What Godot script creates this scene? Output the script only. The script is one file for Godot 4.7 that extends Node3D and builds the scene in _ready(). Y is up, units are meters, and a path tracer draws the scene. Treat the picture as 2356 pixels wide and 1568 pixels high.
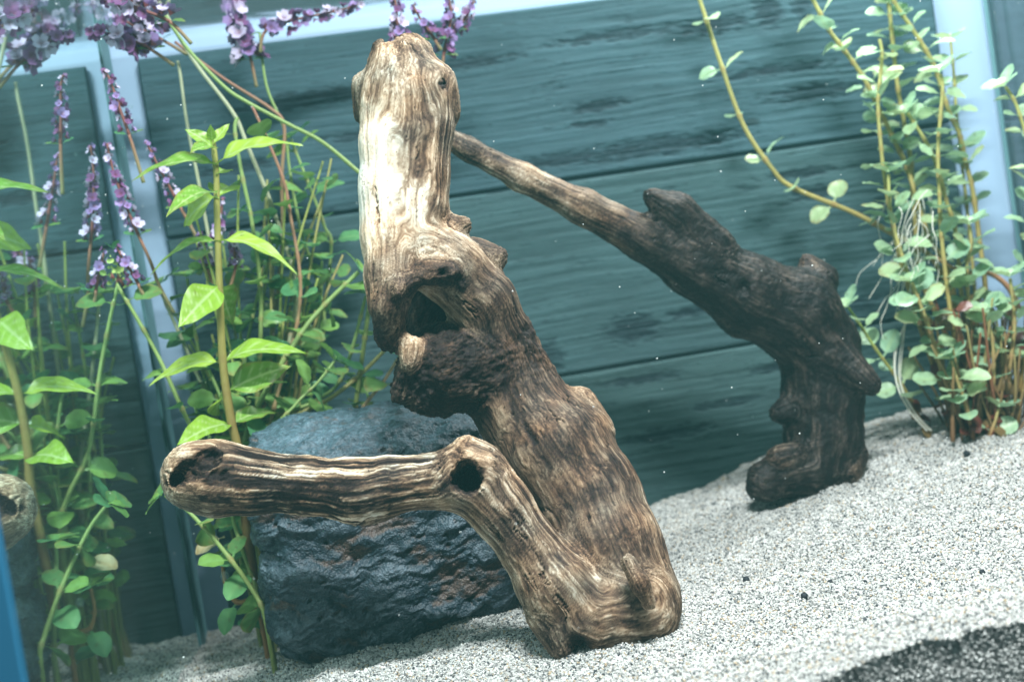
extends Node3D

# ---------------------------------------------------------------- camera and light
const FOCAL := 2926.0                  # in units of a picture 2356 x 1568
const EYE := Vector3(0.0, 0.18, 0.9)
const LEFT := -0.133                   # inner faces of the tank
const RIGHT := 0.5015
const FRONT := 0.447
const WATER := 0.3825
var view := Basis()
var rng := RandomNumberGenerator.new()
var noise := FastNoiseLite.new()
var taken := {}
var M := {}


func _ready() -> void:
	rng.seed = 7
	noise.seed = 11
	noise.frequency = 1.0
	noise.noise_type = FastNoiseLite.TYPE_SIMPLEX
	var cam := Camera3D.new()
	cam.name = "camera"
	cam.fov = 30.0
	cam.near = 0.02
	cam.far = 20.0
	cam.position = EYE
	cam.rotation_degrees = Vector3(-2.5, -7.0, -8.9)
	var lens := CameraAttributesPhysical.new()
	lens.frustum_focal_length = 50.0
	lens.frustum_focus_distance = 0.63
	lens.exposure_aperture = 9.0
	cam.attributes = lens
	add_child(cam)
	cam.fov = 30.0
	view = Basis.from_euler(Vector3(deg_to_rad(-2.5), deg_to_rad(-7.0), deg_to_rad(-8.9)))

	var env := Environment.new()
	env.background_mode = Environment.BG_COLOR
	env.background_color = Color(0.11, 0.135, 0.14).linear_to_srgb()
	env.tonemap_mode = Environment.TONE_MAPPER_LINEAR
	env.tonemap_exposure = 1.0
	env.sdfgi_enabled = true
	env.ssao_enabled = true
	env.ssil_enabled = true
	env.fog_enabled = true
	env.fog_density = 0.026
	env.fog_light_color = Color(0.42, 0.95, 0.95)
	var we := WorldEnvironment.new()
	we.name = "environment"
	we.environment = env
	add_child(we)

	materials()
	lamp("aquarium_lamp", "slim white LED bar lamp over the front of the tank", Vector3(0.15, 0.85, 0.70), 0.3, 0.02, 2.85)
	lamp("aquarium_lamp", "slim white LED bar lamp over the right rear of the tank", Vector3(0.40, 0.62, 0.06), 0.18, 0.04, 0.55)
	setting()
	driftwood_front()
	driftwood_rear()
	stone()
	left_plants()
	right_plants()
	small_things()


func lamp(called: String, label: String, at: Vector3, length: float, deep: float, energy: float) -> void:
	var t := thing(called, label, "lamp", at)
	var st := SurfaceTool.new()
	st.begin(Mesh.PRIMITIVE_TRIANGLES)
	box(st, Vector3(0, 0.012, 0), Vector3(length + 0.03, 0.02, deep + 0.02), 0.003)
	part("housing", st.commit(), M.white_plastic, t)
	var st2 := SurfaceTool.new()
	st2.begin(Mesh.PRIMITIVE_TRIANGLES)
	box(st2, Vector3(0, 0.001, 0), Vector3(length, 0.002, deep), 0.0005)
	part("diffuser", st2.commit(), M.lamp_glow, t)
	var a := AreaLight3D.new()
	a.name = "light"
	a.area_size = Vector2(length, deep)
	a.light_energy = energy
	a.light_color = Color(0.97, 1.0, 1.0)
	a.shadow_enabled = true
	a.area_range = 4.0
	a.position = Vector3(0, -0.004, 0)
	a.rotation_degrees = Vector3(-90, 0, 0)
	t.add_child(a, true)


# ---------------------------------------------------------------- helpers
func ray(px: float, py: float) -> Vector3:
	return view * Vector3((px - 1178.0) / FOCAL, -(py - 784.0) / FOCAL, -1.0)


func W(px: float, py: float, z: float) -> Vector3:           # where that line of sight meets the plane z, parallel to the back wall
	var r := ray(px, py)
	return EYE + r * ((z - EYE.z) / r.z)


func px_size(p: Vector3) -> float:                            # metres that one pixel of the plan covers there
	return -(view.inverse() * (p - EYE)).z / FOCAL


func numbered(called: String) -> String:
	var n: int = taken.get(called, 0)
	taken[called] = n + 1
	return called if n == 0 else "%s_%03d" % [called, n]


func meta(o: Node3D, label := "", category := "", group := "", kind := "") -> void:
	if label: o.set_meta("label", label)
	if category: o.set_meta("category", category)
	if group: o.set_meta("group", group)
	if kind: o.set_meta("kind", kind)


func thing(called: String, label: String, category: String, at := Vector3.ZERO, group := "") -> Node3D:
	var o := Node3D.new()
	o.name = numbered(called)
	add_child(o)
	o.position = at
	meta(o, label, category, group)
	return o


func part(called: String, mesh: Mesh, m: Material, parent: Node = self) -> MeshInstance3D:
	var o := MeshInstance3D.new()
	var n := called
	if parent == self:
		n = numbered(called)
	else:
		var k := 0
		while parent.has_node(NodePath(n)):
			k += 1
			n = "%s_%03d" % [called, k]
	o.name = n
	o.mesh = mesh
	o.material_override = m
	parent.add_child(o, true)
	return o


func arrays(V: PackedVector3Array, N: PackedVector3Array, C: PackedColorArray, I: PackedInt32Array) -> ArrayMesh:
	var a := []
	a.resize(Mesh.ARRAY_MAX)
	a[Mesh.ARRAY_VERTEX] = V
	if N.size(): a[Mesh.ARRAY_NORMAL] = N
	if C.size(): a[Mesh.ARRAY_COLOR] = C
	a[Mesh.ARRAY_INDEX] = I
	var m := ArrayMesh.new()
	m.add_surface_from_arrays(Mesh.PRIMITIVE_TRIANGLES, a)
	return m


func smoothed(V: PackedVector3Array, C: PackedColorArray, I: PackedInt32Array) -> ArrayMesh:   # vertex normals from the triangles
	var N := PackedVector3Array()
	N.resize(V.size())
	for k in range(0, I.size(), 3):
		var a := I[k]
		var b := I[k + 1]
		var c := I[k + 2]
		var n := (V[c] - V[a]).cross(V[b] - V[a])
		N[a] += n
		N[b] += n
		N[c] += n
	for k in N.size():
		N[k] = N[k].normalized()
	return arrays(V, N, C, I)


func box(st: SurfaceTool, c: Vector3, s: Vector3, r: float) -> void:      # a box with chamfered edges
	var h := s / 2.0
	r = minf(r, minf(h.x, minf(h.y, h.z)) * 0.9)
	for axis in 3:
		for sgn in [-1.0, 1.0]:
			var u := Vector3.ZERO
			var v := Vector3.ZERO
			var n := Vector3.ZERO
			n[axis] = sgn
			u[(axis + 1) % 3] = 1
			v[(axis + 2) % 3] = 1
			var hu := (h * u).length() - r
			var hv := (h * v).length() - r
			var o: Vector3 = c + n * h[axis]
			quad(st, o - u * hu - v * hv, o + u * hu - v * hv, o + u * hu + v * hv, o - u * hu + v * hv, n)
			for s2 in [-1.0, 1.0]:                                # the chamfers towards the next axis
				var o2: Vector3 = c + u * s2 * h[(axis + 1) % 3]
				var e1: Vector3 = o + u * s2 * hu
				var e2: Vector3 = o2 + n * (h[axis] - r)
				quad(st, e1 - v * hv, e1 + v * hv, e2 + v * hv, e2 - v * hv, (n + u * s2).normalized())
	for x in [-1.0, 1.0]:
		for y in [-1.0, 1.0]:
			for z in [-1.0, 1.0]:
				var s3 := Vector3(x, y, z)
				var q := c + s3 * (h - Vector3.ONE * r)
				tri(st, q + Vector3(x * r, 0, 0), q + Vector3(0, y * r, 0), q + Vector3(0, 0, z * r), s3.normalized())


func tri(st: SurfaceTool, a: Vector3, b: Vector3, c: Vector3, n: Vector3) -> void:
	st.set_normal(n)
	if (b - a).cross(c - a).dot(n) > 0.0:
		var k := b
		b = c
		c = k
	st.add_vertex(a)
	st.add_vertex(b)
	st.add_vertex(c)


func quad(st: SurfaceTool, a: Vector3, b: Vector3, c: Vector3, d: Vector3, n: Vector3) -> void:
	tri(st, a, b, c, n)
	tri(st, a, c, d, n)


func lin(r: float, g: float, b: float, a := 1.0) -> Color:
	var c := Color(r, g, b).linear_to_srgb()
	c.a = a
	return c


func plain(r: float, g: float, b: float, rough: float, spec := 0.4) -> StandardMaterial3D:
	var m := StandardMaterial3D.new()
	m.albedo_color = lin(r, g, b)
	m.roughness = rough
	m.metallic_specular = spec
	m.cull_mode = BaseMaterial3D.CULL_DISABLED
	return m


func tinted(rough: float, spec := 0.4) -> StandardMaterial3D:
	var m := plain(1, 1, 1, rough, spec)
	m.vertex_color_use_as_albedo = true
	return m


func pane(alpha: float) -> StandardMaterial3D:
	var m := StandardMaterial3D.new()
	m.albedo_color = Color(0.8, 1, 1, alpha)
	m.roughness = 0.02
	m.transparency = BaseMaterial3D.TRANSPARENCY_ALPHA
	m.cull_mode = BaseMaterial3D.CULL_DISABLED
	return m


func bumpy(m: StandardMaterial3D, freq: float, scale: float, tile: float) -> void:
	var n := FastNoiseLite.new()
	n.seed = 3
	n.frequency = freq
	n.fractal_octaves = 3
	var t := NoiseTexture2D.new()
	t.width = 512
	t.height = 512
	t.seamless = true
	t.noise = n
	m.heightmap_enabled = true
	m.heightmap_texture = t
	m.heightmap_scale = scale
	m.uv1_triplanar = true
	m.uv1_world_triplanar = true
	m.uv1_scale = Vector3.ONE * tile


func materials() -> void:
	M.white_plastic = plain(0.7, 0.72, 0.72, 0.4)
	M.lamp_glow = plain(0.9, 0.95, 0.95, 0.5)
	M.lamp_glow.emission_enabled = true
	M.lamp_glow.emission = Color(0.93, 1, 1)
	M.lamp_glow.emission_energy_multiplier = 1.0
	M.wood = tinted(0.72, 0.3)
	bumpy(M.wood, 0.05, 0.012, 25.0)
	M.dark_wood = tinted(0.62, 0.35)
	bumpy(M.dark_wood, 0.05, 0.015, 25.0)
	M.stone = tinted(0.52, 0.5)
	bumpy(M.stone, 0.06, 0.08, 22.0)
	M.plank = tinted(0.7, 0.3)
	M.sand = tinted(0.9, 0.2)
	bumpy(M.sand, 0.08, 0.1, 14.0)
	M.grain = tinted(0.6, 0.5)
	M.wall = plain(0.33, 0.46, 0.62, 0.35)
	M.mirror_glass = plain(0.62, 0.82, 0.8, 0.03)
	M.mirror_glass.metallic = 0.97
	M.clear_glass = pane(0.002)
	M.water = pane(0.004)
	M.edge_glass = plain(0.02, 0.11, 0.2, 0.12, 0.5)
	M.silicone = plain(0.1, 0.21, 0.235, 0.5)
	M.rim = plain(0.02, 0.03, 0.035, 0.4)
	M.leaf = tinted(0.38, 0.5)
	M.leaf.backlight_enabled = true
	M.leaf.backlight = Color(0.8, 0.8, 0.8)
	M.stem = tinted(0.5, 0.4)
	M.petal = tinted(0.5, 0.4)
	M.petal.backlight_enabled = true
	M.petal.backlight = Color(0.4, 0.4, 0.4)
	M.root = plain(0.75, 0.75, 0.65, 0.6)
	M.black_grit = plain(0.012, 0.016, 0.022, 0.5)
	bumpy(M.black_grit, 0.05, 0.05, 60.0)
	M.speck = plain(0.8, 0.85, 0.85, 0.6)
	M.bubble = pane(0.03)


# ---------------------------------------------------------------- the tank and what is behind it
func sand_y(x: float, z: float) -> float:
	var y := 0.042 * smoothstep(0.12, 0.4, x) * (1.0 - 0.62 * smoothstep(0.0, 0.36, z))
	y -= 0.024 * smoothstep(0.06, -0.14, x) * (1.0 - 0.5 * smoothstep(0.05, 0.3, z))
	y -= 0.004 * smoothstep(0.1, 0.0, z) * smoothstep(0.3, 0.1, x)
	y += 0.0187 * smoothstep(0.32, 0.44, z) * smoothstep(-0.02, 0.2, x)
	for m in [[0.085, 0.285, 0.034, 0.004], [0.25, 0.112, 0.036, 0.004], [-0.03, 0.19, 0.05, 0.004], [0.05, 0.19, 0.05, 0.004]]:      # banked against what stands in it
		var dx: float = (x - m[0]) / m[2]
		var dz: float = (z - m[1]) / m[2]
		y += m[3] * exp(-(dx * dx + dz * dz) * 0.6)
	return y + 0.004 * noise.get_noise_2d(x * 9.0 + 5.0, z * 9.0) + (0.002 - 0.0013 * smoothstep(0.36, 0.44, z)) * noise.get_noise_2d(x * 38.0, z * 38.0) + 0.0004 * noise.get_noise_2d(x * 110.0, z * 110.0)


func setting() -> void:
	# the pale board behind the tank
	var st := SurfaceTool.new()
	st.begin(Mesh.PRIMITIVE_TRIANGLES)
	var sheet := Vector3(0.3, 0.15, -0.0145)
	box(st, Vector3.ZERO, Vector3(1.1, 0.482, 0.008), 0.001)
	var behind := part("backing_board", st.commit(), M.wall)
	behind.position = sheet
	meta(behind, "pale blue-white board behind the planks, showing as strips at the tank's corners and top", "board")

	# three dark boards of the backdrop
	var back := thing("plank_backdrop", "backdrop of weathered blue-grey wooden boards behind the tank", "backdrop", Vector3(0.171, -0.03, 0.0))
	var edges := [[-0.1, 0.109], [0.1105, 0.2472], [0.2488, 0.3725]]
	for e in edges:
		board(back, -0.1155, 0.461, e[0], e[1])
		board(back, 0.5075, 0.80, e[0] - 0.004, e[1] - 0.004)

	# sand
	var nx := 360
	var nz := 270
	var V := PackedVector3Array()
	var C := PackedColorArray()
	var I := PackedInt32Array()
	for j in nz:
		for i in nx:
			var x := lerpf(LEFT, RIGHT, i / (nx - 1.0))
			var z := lerpf(0.0, FRONT - 0.002, j / (nz - 1.0))
			V.append(Vector3(x, sand_y(x, z) - 0.0004, z))
			var t := rng.randf()
			var g := 0.5 if t > 0.35 else (0.3 if t > 0.12 else 0.12)
			C.append(Color(g, g * 1.0, g * 0.98))
			if i < nx - 1 and j < nz - 1:
				var a := j * nx + i
				I.append_array(PackedInt32Array([a, a + 1, a + nx, a + 1, a + nx + 1, a + nx]))
	var brink := (nz - 1) * nx                     # the cut face of the sand behind the front pane
	for r in 40:
		for i in nx:
			var top := V[brink + i]
			V.append(Vector3(top.x, lerpf(top.y, -0.055, (r + 1) / 40.0), FRONT - 0.0035))
			C.append(C[rng.randi() % brink])
			if i < nx - 1:
				var a := (brink if r == 0 else nz * nx + (r - 1) * nx) + i
				var b := nz * nx + r * nx + i
				I.append_array(PackedInt32Array([a, a + 1, b, a + 1, b + 1, b]))
	meta(part("sand_bed", smoothed(V, C, I), M.sand), "", "", "", "structure")
	grains()

	# glass tank
	var tank := thing("glass_aquarium", "clear glass fish tank holding the sand, driftwood and plants", "aquarium", Vector3(0.184, -0.06, 0.22))
	var o := -tank.position
	slab("glass_side", Vector3(LEFT - 0.003, 0.175, FRONT / 2), Vector3(0.006, 0.45, FRONT), M.mirror_glass, tank, o)
	slab("glass_side", Vector3(RIGHT + 0.003, 0.175, FRONT / 2), Vector3(0.006, 0.45, FRONT), M.clear_glass, tank, o)
	slab("glass_edge", Vector3(LEFT - 0.0015, 0.175, FRONT + 0.0045), Vector3(0.013, 0.45, 0.007), M.edge_glass, tank, o)
	slab("glass_edge", Vector3(RIGHT + 0.0015, 0.175, FRONT + 0.0045), Vector3(0.013, 0.45, 0.007), M.edge_glass, tank, o)
	slab("silicone_seam", Vector3(LEFT + 0.0005, 0.175, 0.018), Vector3(0.001, 0.45, 0.036), M.silicone, tank, o)
	slab("silicone_seam", Vector3(RIGHT - 0.0015, 0.175, 0.0017), Vector3(0.003, 0.45, 0.003), M.silicone, tank, o)
	slab("bottom_pane", Vector3(0.184, -0.058, FRONT / 2), Vector3(0.634, 0.006, FRONT), M.rim, tank, o)
	var f := SurfaceTool.new()
	f.begin(Mesh.PRIMITIVE_TRIANGLES)
	var fz := FRONT + 0.003
	quad(f, Vector3(LEFT + 0.004, -0.05, fz) + o, Vector3(RIGHT - 0.004, -0.05, fz) + o, Vector3(RIGHT - 0.004, 0.394, fz) + o, Vector3(LEFT + 0.004, 0.394, fz) + o, Vector3(0, 0, 1))
	part("front_pane", f.commit(), M.clear_glass, tank)

	# the water's surface, seen from below
	V = PackedVector3Array()
	I = PackedInt32Array()
	var n := 90
	for row in 4 * n:                     # a stack of thin films mirrors as strongly as water does from below
		var layer := row / n
		var j := row % n
		for i in n:
			var x := lerpf(LEFT, RIGHT, i / (n - 1.0))
			var z := lerpf(0.0, FRONT, j / (n - 1.0))
			V.append(Vector3(x, WATER + 0.0004 * layer + 0.0007 * noise.get_noise_2d(x * 12.0, z * 14.0) + 0.00022 * noise.get_noise_2d(x * 45.0 + 9.0, z * 60.0), z))
			if i < n - 1 and j < n - 1:
				var a := layer * n * n + j * n + i
				I.append_array(PackedInt32Array([a, a + 1, a + n, a + 1, a + n + 1, a + n]))
	meta(part("water_surface", smoothed(V, PackedColorArray(), I), M.water), "", "", "", "structure")


func slab(called: String, c: Vector3, s: Vector3, m: Material, parent: Node3D, o: Vector3) -> void:
	var st := SurfaceTool.new()
	st.begin(Mesh.PRIMITIVE_TRIANGLES)
	box(st, c + o, s, 0.0008)
	part(called, st.commit(), m, parent)


# worn black places on the boards: x, y, half length, half height
const WORN := [[0.20, 0.297, 0.022, 0.0045], [0.19, 0.285, 0.016, 0.003], [0.235, 0.262, 0.07, 0.007], [0.165, 0.263, 0.05, 0.005], [0.22, 0.345, 0.05, 0.004], [0.29, 0.343, 0.03, 0.006], [0.335, 0.349, 0.012, 0.012], [0.36, 0.35, 0.008, 0.014],
	[0.33, 0.305, 0.05, 0.004], [0.36, 0.285, 0.04, 0.006], [0.34, 0.228, 0.03, 0.004], [0.35, 0.212, 0.02, 0.006], [0.2, 0.135, 0.02, 0.012], [0.125, 0.125, 0.022, 0.014], [0.25, 0.14, 0.03, 0.004], [0.2, 0.098, 0.03, 0.004], [0.26, 0.07, 0.03, 0.003], [0.21, 0.055, 0.035, 0.006], [0.35, 0.125, 0.05, 0.006], [0.3, 0.09, 0.02, 0.004], [0.0, 0.33, 0.06, 0.006], [-0.06, 0.29, 0.03, 0.005], [-0.04, 0.25, 0.05, 0.003], [-0.07, 0.2, 0.03, 0.006], [0.03, 0.3, 0.03, 0.004], [0.1, 0.34, 0.05, 0.004]]


const KNOTS := [[0.235, 0.17, 0.008], [0.06, 0.30, 0.007], [0.31, 0.27, 0.006], [0.16, 0.07, 0.007], [-0.03, 0.18, 0.008], [0.40, 0.20, 0.006]]


func board(back: Node3D, x0: float, x1: float, y0: float, y1: float) -> void:
	var nx := int((x1 - x0) / 0.00145)
	var ny := int((y1 - y0) / 0.00085)
	var V := PackedVector3Array()
	var C := PackedColorArray()
	var I := PackedInt32Array()
	var o := -back.position
	for j in ny + 1:
		for i in nx + 1:
			var x := lerpf(x0, x1, i / float(nx))
			var y := lerpf(y0, y1, j / float(ny))
			var sway := 0.0022 * noise.get_noise_2d(x * 5.0, y * 12.0 + y0 * 70.0)
			var core := 0.0
			for kn in KNOTS:
				var kx: float = (x - kn[0]) / kn[2]
				var ky: float = (y - kn[1]) / kn[2]
				var kd := kx * kx * 0.2 + ky * ky
				if kd < 6.0:
					sway += kn[2] * 0.9 * exp(-kd) * signf(ky) * (1.0 - exp(-ky * ky * 3.0))
					core = maxf(core, smoothstep(0.35, 0.1, kd + 0.1 * noise.get_noise_2d(x * 200.0, y * 300.0)))
			var fine := noise.get_noise_2d(x * 7.0, (y + sway) * 560.0)
			var mid := noise.get_noise_2d(x * 3.5 + 40.0, (y + sway) * 150.0)
			var grit := noise.get_noise_2d(x * 160.0, y * 420.0)
			var patch := noise.get_noise_2d(x * 9.0 + y0 * 90.0, (y + sway) * 42.0 + 17.0) + 0.4 * noise.get_noise_2d(x * 30.0, y * 150.0)
			var worn := 0.6 * smoothstep(0.5, 0.9, patch + 0.15 * mid)
			for w in WORN:
				var dx: float = (x - w[0]) / w[2]
				if absf(dx) > 1.6: continue
				var dy: float = (y - w[1]) / w[3]
				if absf(dy) > 1.6: continue
				worn = maxf(worn, smoothstep(1.25, 0.55, sqrt(dx * dx + dy * dy) + 0.55 * noise.get_noise_2d(x * 60.0, y * 260.0)))
			worn = clampf(worn * (0.85 - 0.5 * fine) - 0.35 * maxf(0.0, grit), 0.0, 1.0)
			var tone := 1.0 + 0.24 * fine + 0.16 * mid + 0.06 * grit + 0.22 * noise.get_noise_2d(x * 6.0, y * 14.0 + 30.0)
			var c := Color(0.047, 0.088, 0.091).lerp(Color(0.045, 0.092, 0.112), smoothstep(0.0, 0.3, y0)) * tone
			c = c.lerp(Color(0.009, 0.017, 0.024), worn * 0.9)
			c = c.lerp(Color(0.02, 0.035, 0.04), core * 0.7)
			if fine > 0.62: c *= 0.62
			c.a = 1.0
			var edge := minf(y - y0, y1 - y)
			var drop := 0.0016 * smoothstep(0.0013, 0.0, edge)
			V.append(Vector3(x, y, -0.0022 - drop + 0.0002 * fine + 0.0003 * mid - 0.0006 * worn) + o)
			C.append(c)
			if i < nx and j < ny:
				var a := j * (nx + 1) + i
				I.append_array(PackedInt32Array([a, a + nx + 1, a + 1, a + 1, a + nx + 1, a + nx + 2]))
	# the board's thickness: a rim that runs back
	var rimmed := []
	for i in nx + 1: rimmed.append(i)
	for j in range(1, ny + 1): rimmed.append(j * (nx + 1) + nx)
	for i in range(nx - 1, -1, -1): rimmed.append(ny * (nx + 1) + i)
	for j in range(ny - 1, 0, -1): rimmed.append(j * (nx + 1))
	var first := V.size()
	for k in rimmed:
		V.append(Vector3(V[k].x, V[k].y, o.z - 0.008))
		C.append(Color(0.03, 0.045, 0.055))
	for k in rimmed.size():
		var k2 := (k + 1) % rimmed.size()
		I.append_array(PackedInt32Array([rimmed[k], rimmed[k2], first + k, rimmed[k2], first + k2, first + k]))
	part("board", smoothed(V, C, I), M.plank, back)


func grains() -> void:
	var st := SurfaceTool.new()
	st.begin(Mesh.PRIMITIVE_TRIANGLES)
	var p := [Vector3(0.5, 0.05, 0.1), Vector3(-0.5, -0.04, 0.05), Vector3(0.05, 0.42, 0.02), Vector3(0, -0.4, 0), Vector3(0.06, 0.08, 0.5), Vector3(-0.05, 0, -0.48)]
	for q in [[0, 2, 4], [0, 4, 3], [0, 3, 5], [0, 5, 2], [1, 4, 2], [1, 3, 4], [1, 5, 3], [1, 2, 5]]:
		var n: Vector3 = (p[q[0]] + p[q[1]] + p[q[2]]).normalized()
		tri(st, p[q[0]], p[q[1]], p[q[2]], n)
	var mm := MultiMesh.new()
	mm.transform_format = MultiMesh.TRANSFORM_3D
	mm.use_colors = true
	mm.mesh = st.commit()
	var buf := PackedFloat32Array()
	var count := 0
	var r := RandomNumberGenerator.new()
	r.seed = 5
	var inv := view.inverse()
	for k in 330000:
		var x := r.randf_range(LEFT, RIGHT)
		var z := r.randf_range(0.0, FRONT)
		var y := sand_y(x, z)
		var q := inv * (Vector3(x, y, z) - EYE)
		if absf(q.x / q.z) > 0.8 or absf(q.y / q.z) > 0.6: continue
		var s := r.randf_range(0.0008, 0.0017)
		if r.randf() < 0.06: s *= 1.4
		elif r.randf() < 0.004: s *= 2.1
		var b := Basis.from_euler(Vector3(r.randf() * 6.28, r.randf() * 6.28, r.randf() * 6.28)).scaled(Vector3.ONE * s)
		y += r.randf_range(-0.0004, 0.0004)
		var t := r.randf()
		var c := Color(0.6, 0.595, 0.57)
		if t < 0.12: c = Color(0.06, 0.068, 0.075)
		elif t < 0.27: c = Color(0.22, 0.218, 0.21)
		elif t < 0.6: c = Color(0.46, 0.45, 0.43)
		elif t < 0.66: c = Color(0.42, 0.32, 0.21)
		c *= r.randf_range(0.8, 1.15)
		buf.append_array(PackedFloat32Array([b.x.x, b.y.x, b.z.x, x, b.x.y, b.y.y, b.z.y, y, b.x.z, b.y.z, b.z.z, z, c.r, c.g, c.b, 1.0]))
		count += 1
	for k in 32000:                                  # grains pressed against the front pane
		var x := r.randf_range(0.1, 0.34)
		var y := sand_y(x, FRONT) - 0.07 * r.randf()
		var b := Basis.from_euler(Vector3(r.randf() * 6.28, r.randf() * 6.28, r.randf() * 6.28)).scaled(Vector3.ONE * r.randf_range(0.0008, 0.0017))
		var g: float = [0.68, 0.46, 0.3, 0.1, 0.6][r.randi() % 5] * r.randf_range(0.8, 1.1)
		buf.append_array(PackedFloat32Array([b.x.x, b.y.x, b.z.x, x, b.x.y, b.y.y, b.z.y, y, b.x.z, b.y.z, b.z.z, FRONT - 0.0022 - 0.0016 * r.randf(), g, g, g * 0.97, 1.0]))
		count += 1
	mm.instance_count = count
	mm.buffer = buf
	var o := MultiMeshInstance3D.new()
	o.name = "sand_grains"
	o.multimesh = mm
	o.material_override = M.grain
	meta(o, "loose black and white sand grains covering the tank floor", "sand", "", "stuff")
	add_child(o)


# ---------------------------------------------------------------- organic solids: a field of joined limbs, meshed as surface nets
class Limb:
	var a: Vector3
	var b: Vector3
	var ra: float
	var rb: float
	var s: float         # length of its chain up to here
	var e1: Vector3
	var e2: Vector3
	var ta: float        # tones of the wood at the two ends
	var tb: float
	var ka: float
	var kb: float


func limbs(chains: Array) -> Array:
	var out := []
	for ch in chains:
		var s := 0.0
		var e1 := Vector3.ZERO
		var head := W(ch[0][0], ch[0][1], ch[0][2])       # a limb goes on with the grain of the one it grows from
		var least := 1e9
		for o in out:
			var oab: Vector3 = o.b - o.a
			var ot := clampf((head - o.a).dot(oab) / oab.length_squared(), 0.0, 1.0)
			var od: float = (head - o.a - oab * ot).length() - lerpf(o.ra, o.rb, ot)
			if od < least:
				least = od
				s = o.s + ot * oab.length()
				e1 = o.e1
		for k in ch.size() - 1:
			var u = ch[k]
			var w = ch[k + 1]
			var l := Limb.new()
			l.a = W(u[0], u[1], u[2])
			l.b = W(w[0], w[1], w[2])
			l.ra = u[3] * px_size(l.a)
			l.rb = w[3] * px_size(l.b)
			l.ta = u[4]
			l.tb = w[4]
			l.ka = u[5] if u.size() > 5 else 0.5
			l.kb = w[5] if w.size() > 5 else 0.5
			l.s = s
			var d := (l.b - l.a).normalized()
			if e1 == Vector3.ZERO or absf(e1.dot(d)) > 0.97:
				e1 = d.cross(Vector3(0.31, 0.2, 0.93)).normalized()
			e1 = (e1 - d * e1.dot(d)).normalized()
			l.e1 = e1
			l.e2 = d.cross(e1)
			s += (l.b - l.a).length()
			out.append(l)
	return out


class Field:
	var lo: Vector3
	var cell: float
	var n: Vector3i
	var v: PackedFloat32Array


func field(ls: Array, cuts: Array, cell: float, k: float, kc: float) -> Field:
	var f := Field.new()
	f.cell = cell
	var lo := Vector3.ONE * 1e9
	var hi := -lo
	for l in ls:
		lo = lo.min(l.a - Vector3.ONE * l.ra).min(l.b - Vector3.ONE * l.rb)
		hi = hi.max(l.a + Vector3.ONE * l.ra).max(l.b + Vector3.ONE * l.rb)
	f.lo = lo - Vector3.ONE * 0.009
	f.n = Vector3i(((hi - lo + Vector3.ONE * 0.018) / cell).ceil()) + Vector3i.ONE
	f.v.resize(f.n.x * f.n.y * f.n.z)
	f.v.fill(0.03)
	for l in ls:
		stamp(f, l, k, k + 0.007, false)
	for l in cuts:
		stamp(f, l, kc, kc + 0.004, true)
	return f


func stamp(f: Field, l: Limb, k: float, margin: float, cut: bool) -> void:
	var r := maxf(l.ra, l.rb) + margin
	var a := l.a
	var ab := l.b - l.a
	var inv := 1.0 / maxf(ab.length_squared(), 1e-9)
	var i0 := Vector3i(((a.min(l.b) - Vector3.ONE * r - f.lo) / f.cell).floor()).clamp(Vector3i.ZERO, f.n - Vector3i.ONE)
	var i1 := Vector3i(((a.max(l.b) + Vector3.ONE * r - f.lo) / f.cell).ceil()).clamp(Vector3i.ZERO, f.n - Vector3i.ONE)
	var ra := l.ra
	var dr := l.rb - l.ra
	var v := f.v
	for z in range(i0.z, i1.z + 1):
		for y in range(i0.y, i1.y + 1):
			var at := (z * f.n.y + y) * f.n.x
			for x in range(i0.x, i1.x + 1):
				var p := f.lo + Vector3(x, y, z) * f.cell - a
				var t := clampf(p.dot(ab) * inv, 0.0, 1.0)
				var d := (p - ab * t).length() - ra - dr * t
				if d > margin: continue
				var o := v[at + x]
				if cut:
					d = -d
					var h := maxf(k - absf(o - d), 0.0) / k
					v[at + x] = maxf(o, d) + h * h * k * 0.25
				else:
					var h := maxf(k - absf(o - d), 0.0) / k
					v[at + x] = minf(o, d) - h * h * k * 0.25
	f.v = v


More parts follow.
